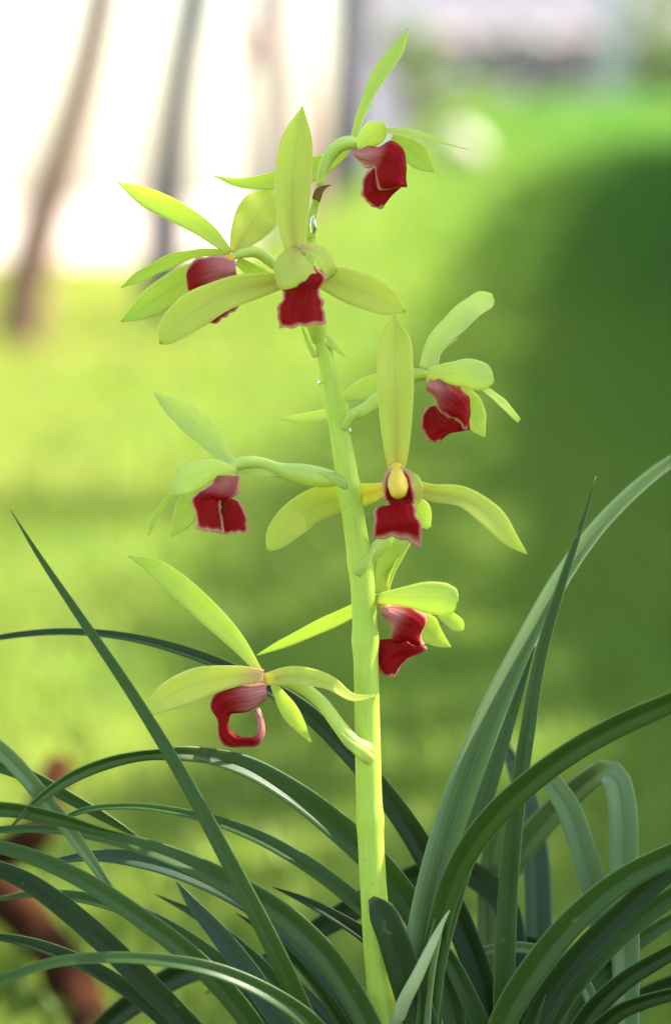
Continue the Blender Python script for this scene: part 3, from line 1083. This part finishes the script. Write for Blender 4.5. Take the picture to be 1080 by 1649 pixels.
# E: lower front flower
flower('lower flower facing forward with a tall upright sepal and a yellow column',
       [(583, 905, 0, 10), (600, 892, 0, 12), (616, 876, 0, 13), (630, 835, 0, 10), (638, 780, -3, 8)],
       [(Y, [(638, 765, -10, 12, 0), (638, 730, -11, 20, 0), (637, 660, -11, 29, 0), (636, 590, -9, 31, 0), (636, 545, -5, 24, 0), (635, 508, 0, .6, 0)], {'cup': .3, 'nl': 36}),
        (Y, [(655, 780, -8, 12, 0), (690, 793, -10, 15, 15), (745, 803, -14, 20, 25), (788, 832, -17, 23, 25), (822, 870, -19, 13, 15), (849, 893, -20, .6, 0)], {'cup': .3}),
        (Y, [(625, 785, -6, 10, 0), (588, 796, 5, 20, 0), (550, 800, 9, 26, 0), (500, 818, 7, 29, -10), (458, 853, 3, 27, -10), (438, 877, 1, 15, 0), (430, 888, 0, 1, 0)], {'cup': .25})],
       [(BL, [(650, 758, -8, 6, 30), (664, 774, -11, 12, 30), (668, 800, -11, 12, 30), (662, 822, -9, 4, 20)]),
        (PL, [(652, 795, 0, 10, 0), (672, 825, 4, 22, 0), (690, 850, 8, 4, 0)])],
       [('lip', [(619, 768, 656, 762, 5, 0), (620, 792, 661, 786, 0, 0), (624, 810, 668, 803, -1, 0), (626, 814, 667, 809, -1, 0), (608, 818, 665, 814, -2, 0), (603, 838, 671, 832, -3, 0), (600, 858, 678, 852, -3, 0), (601, 872, 674, 884, -2, 0)], dict(d=-16, bulge=10, rim='LRB', notch=12, wav=1.6, nl=44)),
        ('lip', [(620, 806, 630, 804, 0), (618, 782, 625, 784, -1), (621, 764, 628, 768, 0), (632, 752, 636, 758, 3)], dict(d=-19, bulge=3, rim='L', nw=9)),
        ('lip', [(654, 804, 668, 803, 0), (654, 784, 663, 780, -1), (649, 768, 658, 764, 0), (640, 758, 645, 752, 3)], dict(d=-19, bulge=3, rim='R', nw=9))],
       [(638, 752, -9, 11), (638, 764, -15, 15), (639, 775, -19, 17), (641, 788, -22, 15), (640, 795, -23.5, 11), (640, 799, -24, 4)])

# F: lower right flower close behind the stem
flower('flower facing right low on the stem, its lip tucked behind the stem',
       [(585, 985, 5, 9), (596, 974, 6, 9), (610, 964, 4, 9), (624, 966, 3, 5)],
       [(GN, [(613, 955, 3, 13, 0), (620, 920, 4, 17, 0), (637, 880, 5, 22, 10), (662, 835, 8, 18, 10), (675, 805, 10, 3, 10)]),
        (GN, [(668, 985, 6, 14, 0), (685, 1012, 6, 24, 15), (705, 1030, 6, 14, 10), (726, 1042, 6, 1, 0)]),
        (GN, [(600, 968, 9, 6, 0), (565, 984, 11, 12, 20), (500, 1015, 14, 12, 20), (455, 1036, 16, 8, 20), (412, 1056, 18, .6, 0)])],
       [(GN, [(606, 964, 0, 8, 0), (645, 961, -5, 15, 0), (690, 962, -10, 26, 0), (716, 966, -14, 25, 0), (730, 970, -15, 17, 0), (736, 972, -16, 2, 0)], {'cup': -.3}),
        (GN, [(622, 950, 1, 8, 74), (630, 918, 3, 12, 76), (655, 880, 6, 4, 74)]),
        (GN, [(708, 986, 2, 8, 0), (726, 999, 2, 12, 10), (740, 1010, 2, 9, 0), (745, 1016, 2, 1, 0)])],
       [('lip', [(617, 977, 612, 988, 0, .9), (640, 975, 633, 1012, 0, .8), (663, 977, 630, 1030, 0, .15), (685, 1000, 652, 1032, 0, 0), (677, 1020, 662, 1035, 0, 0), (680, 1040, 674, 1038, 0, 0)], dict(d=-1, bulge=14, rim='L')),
        ('lip', [(604, 1030, 655, 1027, 0), (598, 1046, 685, 1046, 0), (604, 1062, 656, 1060, 0), (612, 1078, 643, 1076, 0), (623, 1090, 634, 1089, 0)], dict(d=1.5, bulge=10, rim='LRB'))],
       [(614, 968, 3, 6), (624, 980, 1, 8), (636, 990, 0, 6)])

# G: left flower with a two-lobed lip
flower('flower facing left halfway up the stem with a two-lobed lip',
       [(549, 772, 0, 9), (525, 770, 3, 15), (490, 764, 5, 17), (450, 757, 5, 12), (415, 745, 3, 10), (388, 746, 1, 10), (372, 754, 0, 6)],
       [(PL, [(375, 752, 2, 8, 0), (348, 714, 8, 20, 15), (312, 678, 15, 24, 15), (275, 652, 22, 16, 10), (248, 632, 28, 1, 0)]),
        (PL, [(305, 780, 3, 5, 30), (268, 806, 4, 8, 45), (248, 835, 5, 7, 45), (239, 862, 6, 1, 0)]),
        (GN, [(325, 782, 4, 12, 0), (305, 815, 4, 23, 0), (289, 845, 4, 14, 0), (275, 864, 4, 1, 0)])],
       [(PL, [(380, 758, -1, 7, 0), (345, 757, -6, 18, 0), (310, 768, -11, 24, 0), (290, 785, -14, 14, 0), (284, 798, -15, 2, 0)], {'cup': -.35}),
        (PL, [(382, 761, 1, 4, 30), (415, 760, 2, 8, 40), (450, 766, 4, .6, 0)])],
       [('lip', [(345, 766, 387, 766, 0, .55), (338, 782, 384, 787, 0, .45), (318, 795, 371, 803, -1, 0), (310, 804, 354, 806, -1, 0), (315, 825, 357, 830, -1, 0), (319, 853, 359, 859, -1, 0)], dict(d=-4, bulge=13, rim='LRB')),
        ('lip', [(354, 801, 369, 800, 0), (357, 818, 388, 812, 0), (359, 840, 397, 838, 0), (360, 860, 397, 857, 0)], dict(d=-3.5, bulge=10, rim='RB'))],
       [(376, 758, 0, 6), (370, 770, -1, 8), (366, 782, -1, 6)])

# H: lowest left flower with a curled lip
flower('lowest flower, facing left with a lip curled into a ring',
       [(604, 1216, 1, 9), (592, 1208, -2, 13), (572, 1199, -4, 13), (548, 1172, -4, 11.5), (516, 1130, -3, 10.5), (478, 1103, -2, 10), (445, 1094, -1, 9), (425, 1090, 0, 6)],
       [(GN, [(418, 1082, 0, 6, 15), (385, 1036, 1, 15, 20), (335, 985, 3, 22, 20), (283, 937, 5, 21, 20), (240, 908, 7, 13, 15), (207, 896, 9, .6, 0)], {'nl': 32}),
        (Y, [(426, 1094, -3, 10, 0), (478, 1089, -8, 18, 25), (530, 1102, -11, 15, 35), (570, 1124, -11, 8, 35), (606, 1120, -9, 1, 0)]),
        (PL, [(440, 1102, 6, 6, 0), (466, 1145, 12, 15, 0), (500, 1195, 18, 2, 0)])],
       [(BL, [(424, 1088, -2, 10, 0), (375, 1088, -4, 18, 15), (315, 1101, -6, 27, 15), (266, 1124, -8, 23, 15), (235, 1152, -9, 3, 0)])],
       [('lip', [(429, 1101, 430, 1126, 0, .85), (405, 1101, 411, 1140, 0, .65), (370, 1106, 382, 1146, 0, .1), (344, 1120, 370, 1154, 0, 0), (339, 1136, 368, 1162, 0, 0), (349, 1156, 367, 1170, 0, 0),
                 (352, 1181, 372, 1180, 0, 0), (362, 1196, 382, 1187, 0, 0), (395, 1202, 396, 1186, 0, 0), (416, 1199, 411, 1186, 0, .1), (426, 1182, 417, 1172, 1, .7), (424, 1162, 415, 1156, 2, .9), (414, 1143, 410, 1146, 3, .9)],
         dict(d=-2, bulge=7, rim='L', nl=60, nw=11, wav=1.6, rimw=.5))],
       [(424, 1094, 0, 6), (412, 1104, -1, 8), (400, 1112, -1, 6)])

# bracts and stem sheath
blade('bract', [(508, 575, -1.6, 5, 20), (497, 552, -2.5, 5, 50), (484, 521, -4, .6, 40)], M['petal_pale'], plant, 14, 5)
blade('bract', [(522, 545, -1, 7, 20), (534, 555, -1, 8, 35), (545, 565, -.5, 4, 30), (556, 574, 0, .6, 0)], M['petal_pale'], plant, 14, 5)
blade('bract', [(509, 322, 0, 7, 10), (514, 309, -1, 7, 20), (524, 301, -1, 3, 30), (533, 298, -1, .5, 30)], M['bract_brown'], plant, 14, 5)
blade('bract', [(500, 384, 3, 8, 0), (498, 360, 2, 9, 10), (506, 334, 1, 2, 0)], M['petal_pale'], plant, 12, 5)
for bp_ in ([(600, 1226, -3.4, 9, 0), (585, 1215, -5.6, 10, 0), (564, 1198, -6.2, 6, 0), (549, 1180, -6, .6, 0)],
            [(574, 926, -3, 7, 0), (586, 907, -3.8, 8, 0), (604, 886, -3, .6, 0)],
            [(553, 692, -2.4, 6, 0), (561, 676, -2.8, 7, 0), (580, 662, -2.2, .6, 0)],
            [(560, 786, -2.6, 6, 0), (546, 774, -2.8, 8, 0), (512, 760, 1.5, .6, 0)]):
    blade('bract', bp_, M['petal_pale'], plant, 14, 5, cup=-.3)
blade('stem_sheath', [(634, 1662, -3, 10, 0), (650, 1614, -8, 11, 0), (670, 1573, -10, 10, 10), (690, 1530, -11, 8, 15), (706, 1497, -11, 5, 10), (723, 1466, -12, .6, 0)], M['sheath'], plant, 22, 7, cup=-.35)


# leaves: rows (x, y, depth mm, half width px, roll deg), base last
def leaves(parent, specs):
    for k, (mat, pts, *kw) in enumerate(specs):
        pts = [tuple(q[:3]) + (q[3] * (.68 if q[3] > 1 else 1),) + tuple(q[4:]) for q in pts]
        blade('leaf', pts, M[mat], parent, 90, 9, cup=0.0, keel=kw[0] * 1.45 if kw else .5, th=.5, wave=.03, seed=k + 40)


LG, LD, LP, LB = 'leaf', 'leaf_dark', 'leaf_pale', 'leaf_blue'
leaves(plant, [
    (LG, [(18, 822, -20, .6, 0), (60, 890, -20, 6, 0), (120, 980, -20, 10, 5), (205, 1105, -20, 13, 5), (290, 1243, -20, 16, 5), (370, 1390, -20, 20, 5), (430, 1505, -18, 22, 0), (485, 1620, -14, 22, 0), (570, 1830, -6, 19, 0), (650, 2090, 2, 14, 0)], .12),
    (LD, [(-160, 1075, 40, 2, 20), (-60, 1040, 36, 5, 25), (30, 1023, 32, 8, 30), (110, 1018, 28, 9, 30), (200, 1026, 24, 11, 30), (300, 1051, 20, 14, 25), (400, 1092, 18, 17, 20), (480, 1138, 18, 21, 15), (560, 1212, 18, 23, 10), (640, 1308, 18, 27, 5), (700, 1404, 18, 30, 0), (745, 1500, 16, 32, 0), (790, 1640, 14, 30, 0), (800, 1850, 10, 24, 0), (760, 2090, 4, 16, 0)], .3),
    (LG, [(20, 1330, -30, 3, -30), (60, 1288, -26, 12, -35), (110, 1252, -20, 17, -35), (180, 1224, -12, 17, -35), (245, 1213, -4, 15, -30), (310, 1216, 2, 19, 20), (390, 1235, 6, 27, 25), (465, 1276, 8, 31, 20), (540, 1333, 10, 34, 15), (600, 1387, 10, 34, 10), (650, 1445, 10, 32, 5), (700, 1540, 8, 30, 0), (740, 1680, 6, 26, 0), (740, 2090, 3, 16, 0)], .35),
    (LG, [(70, 1338, 10, 3, 20), (130, 1308, 10, 8, 35), (200, 1300, 10, 10, 40), (300, 1312, 10, 12, 35), (400, 1343, 9, 17, 25), (480, 1385, 8, 19, 20), (560, 1443, 7, 20, 15), (640, 1523, 6, 22, 10), (690, 1640, 5, 22, 0), (720, 2090, 3, 15, 0)], .35),
    (LG, [(-90, 1352, -14, 6, 20), (0, 1338, -14, 10, 35), (85, 1337, -13, 13, 35), (180, 1352, -12, 19, 30), (280, 1383, -11, 25, 25), (365, 1422, -10, 27, 15), (445, 1468, -9, 29, 5), (520, 1535, -8, 30, 0), (580, 1625, -6, 30, 0), (640, 1780, -3, 25, 0), (670, 2090, 2, 16, 0)], .3),
    (LB, [(80, 1388, -6, 5, 10), (150, 1379, -5, 14, 20), (240, 1390, -4, 23, 25), (330, 1420, -3, 25, 20), (405, 1458, -3, 25, 10), (480, 1520, -3, 25, 5), (545, 1590, -2, 26, 0), (600, 1680, -1, 24, 0), (680, 2090, 3, 16, 0)], .3),
    (LG, [(-60, 1350, -22, 12, 10), (40, 1376, -22, 18, 10), (130, 1416, -21, 21, 10), (220, 1474, -20, 23, 5), (300, 1534, -18, 25, 5), (370, 1604, -16, 26, 0), (440, 1700, -12, 26, 0), (560, 1900, -4, 22, 0), (660, 2090, 2, 15, 0)], .25),
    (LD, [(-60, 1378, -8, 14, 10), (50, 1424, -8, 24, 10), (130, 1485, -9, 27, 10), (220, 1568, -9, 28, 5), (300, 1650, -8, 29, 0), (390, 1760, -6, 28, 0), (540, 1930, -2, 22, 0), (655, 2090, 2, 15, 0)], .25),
    (LG, [(-120, 1640, -40, 3, 20), (-50, 1604, -40, 9, 30), (20, 1573, -39, 13, 35), (90, 1552, -37, 15, 35), (165, 1545, -34, 16, 35), (255, 1548, -31, 17, 30), (340, 1563, -28, 19, 25), (420, 1595, -24, 21, 20), (500, 1648, -18, 23, 10), (590, 1800, -9, 22, 0), (660, 2090, 2, 15, 0)], .35),
    (LB, [(283, 1418, 14, .6, 0), (310, 1455, 14, 13, 0), (350, 1502, 13, 22, 0), (395, 1560, 12, 26, 0), (445, 1635, 10, 27, 0), (520, 1760, 8, 24, 0), (665, 2090, 4, 15, 0)], .3),
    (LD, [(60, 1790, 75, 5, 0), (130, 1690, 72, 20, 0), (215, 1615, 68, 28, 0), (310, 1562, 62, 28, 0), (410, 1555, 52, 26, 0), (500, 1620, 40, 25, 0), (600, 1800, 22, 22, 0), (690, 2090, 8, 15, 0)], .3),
    (LD, [(438, 1428, 10, .6, 10), (480, 1446, 10, 8, 20), (530, 1472, 10, 14, 20), (595, 1515, 10, 18, 15), (660, 1590, 8, 22, 10), (710, 1700, 6, 24, 0), (725, 2090, 4, 16, 0)], .35),
    (LP, [(470, 1535, 22, 2, 0), (510, 1567, 22, 15, 0), (560, 1625, 20, 23, 0), (620, 1720, 16, 24, 0), (700, 2090, 6, 15, 0)], .3),
    (LP, [(1190, 690, 70, 2, -10), (1130, 715, 64, 8, -10), (1075, 748, 58, 13, -10), (1015, 797, 50, 16, -10), (958, 857, 42, 18, -10), (905, 932, 34, 21, -10), (850, 1034, 24, 25, -12), (790, 1166, 14, 34, -14), (742, 1300, 6, 40, -14), (700, 1450, 0, 42, -12), (676, 1580, -2, 40, -10), (668, 1750, -1, 32, 0), (680, 2090, 3, 18, 0)], .75),
    (LG, [(862, 1036, 8, .6, 10), (840, 1100, 6, 9, 10), (805, 1205, 3, 17, 10), (768, 1320, 0, 23, 10), (728, 1440, -3, 26, 10), (700, 1540, -4, 28, 10), (684, 1700, -3, 26, 0), (690, 2090, 2, 16, 0)], .3),
    (LG, [(959, 767, 12, .6, 0), (935, 845, 10, 6, 10), (900, 950, 8, 11, 10), (868, 1060, 6, 15, 10), (848, 1175, 4, 18, 10), (830, 1300, 4, 20, 5), (818, 1430, 4, 23, 0), (812, 1560, 4, 25, 0), (810, 1750, 4, 25, 0), (790, 2090, 6, 17, 0)], .4),
    (LG, [(1250, 1065, -40, 3, 20), (1160, 1090, -36, 16, 25), (1075, 1130, -32, 27, 25), (1000, 1163, -28, 29, 22), (920, 1208, -24, 29, 20), (850, 1260, -20, 29, 15), (790, 1318, -15, 30, 10), (742, 1388, -9, 28, 5), (706, 1490, -4, 27, 0), (694, 1640, 0, 25, 0), (700, 2090, 4, 16, 0)], .3),
    (LD, [(597, 1446, -6, 8, 0), (608, 1460, -6, 25, 0), (630, 1505, -6, 36, 0), (655, 1580, -5, 40, 0), (684, 1670, -4, 40, 0), (710, 1800, -5, 27, 0), (715, 2090, 0, 18, 0)], .12),
    (LG, [(690, 1490, 6, 2, 0), (720, 1540, 6, 18, 0), (755, 1610, 6, 23, 0), (790, 1700, 6, 24, 0), (800, 1850, 6, 22, 0), (760, 2090, 5, 15, 0)], .3),
    (LD, [(330, 1600, 50, 2, 0), (430, 1545, 55, 15, 0), (540, 1480, 60, 28, 0), (640, 1425, 62, 30, 0), (740, 1400, 60, 30, 0), (800, 1440, 56, 30, 0), (830, 1600, 45, 30, 0), (800, 2090, 20, 18, 0)], .3),
    (LG, [(1250, 1320, -10, 6, 10), (1160, 1342, -10, 22, 15), (1080, 1375, -10, 28, 15), (1000, 1416, -9, 30, 15), (930, 1474, -8, 32, 10), (865, 1552, -6, 34, 5), (812, 1640, -3, 33, 0), (780, 1770, 0, 28, 0), (750, 2090, 4, 18, 0)], .3),
    (LD, [(1230, 1270, 4, 4, 10), (1150, 1335, 3, 18, 15), (1080, 1395, 2, 26, 15), (1015, 1455, 1, 28, 15), (950, 1520, 0, 31, 10), (892, 1592, 0, 33, 5), (850, 1680, 0, 31, 0), (815, 1820, 2, 26, 0), (770, 2090, 5, 17, 0)], .3),
    (LG, [(1200, 1380, 16, 4, 15), (1130, 1412, 14, 18, 20), (1060, 1455, 12, 24, 20), (990, 1510, 10, 26, 15), (925, 1580, 8, 27, 10), (875, 1660, 7, 27, 0), (830, 1820, 6, 23, 0), (780, 2090, 6, 16, 0)], .35),
    (LD, [(1190, 1480, -18, 4, 15), (1120, 1510, -17, 16, 25), (1060, 1542, -16, 22, 25), (1000, 1580, -14, 24, 20), (950, 1630, -11, 25, 10), (910, 1700, -8, 25, 0), (860, 1850, -2, 22, 0), (790, 2090, 4, 15, 0)], .35),
    (LD, [(1200, 1590, -26, 4, 15), (1120, 1592, -25, 15, 30), (1055, 1605, -23, 19, 30), (1000, 1625, -20, 21, 25), (940, 1680, -14, 22, 10), (880, 1800, -6, 21, 0), (800, 2090, 4, 15, 0)], .35),
    (LG, [(-40, 1455, 30, 1, 10), (60, 1440, 28, 10, 20), (160, 1452, 26, 16, 20), (260, 1490, 24, 19, 15), (350, 1550, 20, 21, 10), (430, 1630, 16, 22, 0), (520, 1780, 10, 22, 0), (675, 2090, 5, 14, 0)], .35),
    (LD, [(-60, 1500, 4, 2, 10), (50, 1520, 4, 14, 15), (150, 1560, 3, 18, 10), (240, 1620, 2, 20, 5), (330, 1710, 2, 21, 0), (500, 1890, 2, 20, 0), (660, 2090, 3, 13, 0)], .35),
    (LG, [(250, 1440, 34, .6, 0), (310, 1470, 34, 10, 10), (380, 1520, 32, 15, 10), (450, 1590, 28, 18, 5), (520, 1690, 22, 20, 0), (690, 2090, 8, 13, 0)], .35),
    (LG, [(380, 1470, -2, .6, 0), (440, 1510, -2, 12, 5), (500, 1570, -2, 17, 5), (555, 1650, -1, 20, 0), (610, 1780, 0, 20, 0), (680, 2090, 3, 14, 0)], .35),
    (LP, [(690, 1600, 16, .6, 0), (730, 1560, 18, 8, 0), (790, 1530, 20, 12, 10), (860, 1530, 20, 14, 10), (930, 1570, 18, 15, 5), (960, 1640, 14, 16, 0), (900, 1850, 8, 18, 0), (790, 2090, 6, 13, 0)], .35),
    (LG, [(1180, 1440, 30, 2, 15), (1100, 1470, 28, 14, 20), (1020, 1520, 24, 20, 15), (950, 1590, 20, 22, 10), (895, 1680, 15, 22, 0), (830, 1880, 9, 20, 0), (775, 2090, 6, 14, 0)], .35),
    (LD, [(640, 1500, 30, .6, 0), (680, 1530, 28, 14, 0), (720, 1590, 24, 20, 0), (755, 1690, 18, 22, 0), (740, 2090, 8, 14, 0)], .35),
    (LG, [(905, 1480, 2, .6, 0), (890, 1540, 1, 10, 0), (862, 1620, 0, 16, 0), (835, 1720, 1, 19, 0), (790, 2090, 5, 14, 0)], .35),
])
leaves(plant_r, [
    (LP, [(1015, 1980, 10, 10, 0), (1012, 1800, 14, 24, 0), (1008, 1650, 18, 30, 0), (1006, 1500, 22, 33, 0), (1003, 1380, 26, 34, 0), (1000, 1290, 30, 33, 0), (993, 1258, 34, 31, 0), (978, 1241, 40, 28, 0), (958, 1249, 47, 26, 0), (925, 1275, 54, 28, 0), (870, 1330, 60, 30, 0), (815, 1410, 66, 30, 0), (800, 1540, 64, 28, 0), (850, 1750, 60, 24, 0), (900, 2090, 55, 16, 0)], .3),
    (LP, [(1010, 1820, 20, 4, 0), (1000, 1690, 22, 20, 0), (985, 1570, 24, 27, 0), (962, 1460, 27, 30, 0), (935, 1360, 30, 30, 0), (905, 1285, 34, 27, 0), (870, 1248, 40, 22, 0), (830, 1275, 50, 22, 0), (795, 1360, 58, 24, 0), (785, 1500, 60, 25, 0), (830, 1780, 58, 22, 0), (890, 2090, 56, 15, 0)], .35),
    (LB, [(798, 1165, 90, 2, 0), (815, 1205, 90, 12, 0), (840, 1265, 90, 24, 0), (858, 1345, 88, 30, 0), (866, 1440, 86, 32, 0), (866, 1560, 84, 32, 0), (875, 1750, 75, 27, 0), (910, 2090, 58, 16, 0)], .2),
    (LD, [(700, 1620, 70, 2, 0), (770, 1550, 74, 18, 0), (840, 1520, 78, 24, 0), (900, 1560, 76, 25, 0), (920, 1680, 70, 24, 0), (905, 2090, 57, 15, 0)], .3),
    (LD, [(1180, 1560, 60, 4, 0), (1090, 1580, 66, 18, 0), (1010, 1625, 68, 25, 0), (955, 1720, 66, 25, 0), (915, 2090, 57, 15, 0)], .3),
])
leaves(plant_l, [
    (LP, [(205, 1470, -16, .6, 0), (165, 1412, -18, 10, 0), (120, 1348, -20, 16, 0), (65, 1278, -22, 19, 0), (5, 1212, -24, 20, 0), (-80, 1160, -24, 20, 0), (-170, 1180, -20, 20, 0), (-240, 1320, -14, 20, 0), (-280, 1600, -8, 19, 0), (-298, 2090, 0, 13, 0)], .35),
    (LG, [(215, 1347, -26, .6, 20), (160, 1336, -26, 11, 25), (90, 1316, -27, 18, 25), (10, 1302, -27, 19, 20), (-80, 1310, -24, 19, 10), (-170, 1390, -18, 19, 0), (-245, 1600, -9, 18, 0), (-300, 2090, 0, 13, 0)], .35),
    (LG, [(232, 1354, 24, .6, 10), (180, 1322, 24, 10, 15), (120, 1288, 24, 14, 15), (40, 1246, 24, 16, 10), (-60, 1225, 22, 18, 0), (-160, 1290, 18, 19, 0), (-240, 1500, 10, 18, 0), (-296, 2090, 2, 13, 0)], .35),
])
branch()


# water drops
def drop(x, y, d, rx, ry, label):
    v = []
    nu, nv = 16, 12
    c = P(x, y, d)
    for i in range(nv + 1):
        th = math.pi * i / nv
        k = math.sin(th) * (0.62 + 0.38 * (1 - math.cos(th)) / 2) if ry > rx * 1.2 else math.sin(th)
        for j in range(nu):
            a = 2 * math.pi * j / nu
            v.append(c + px(d) * np.array([rx * k * math.cos(a), rx * k * math.sin(a), ry * math.cos(th)]))
    f = [(i * nu + j, i * nu + (j + 1) % nu, (i + 1) * nu + (j + 1) % nu, (i + 1) * nu + j) for i in range(nv) for j in range(nu)]
    tag(mesh_obj('water_drop', v, f, M['water']), label, 'water drop')


drop(504, 362, -2, 6.5, 15, 'large clear water drop hanging below the brown bract')
drop(515, 616, -2.0, 3.5, 3.5, 'tiny water drop on the stem below the square-lipped flower')
drop(563, 694, -2.5, 3.5, 5, 'tiny water drop under the pedicel of the right-facing flower')
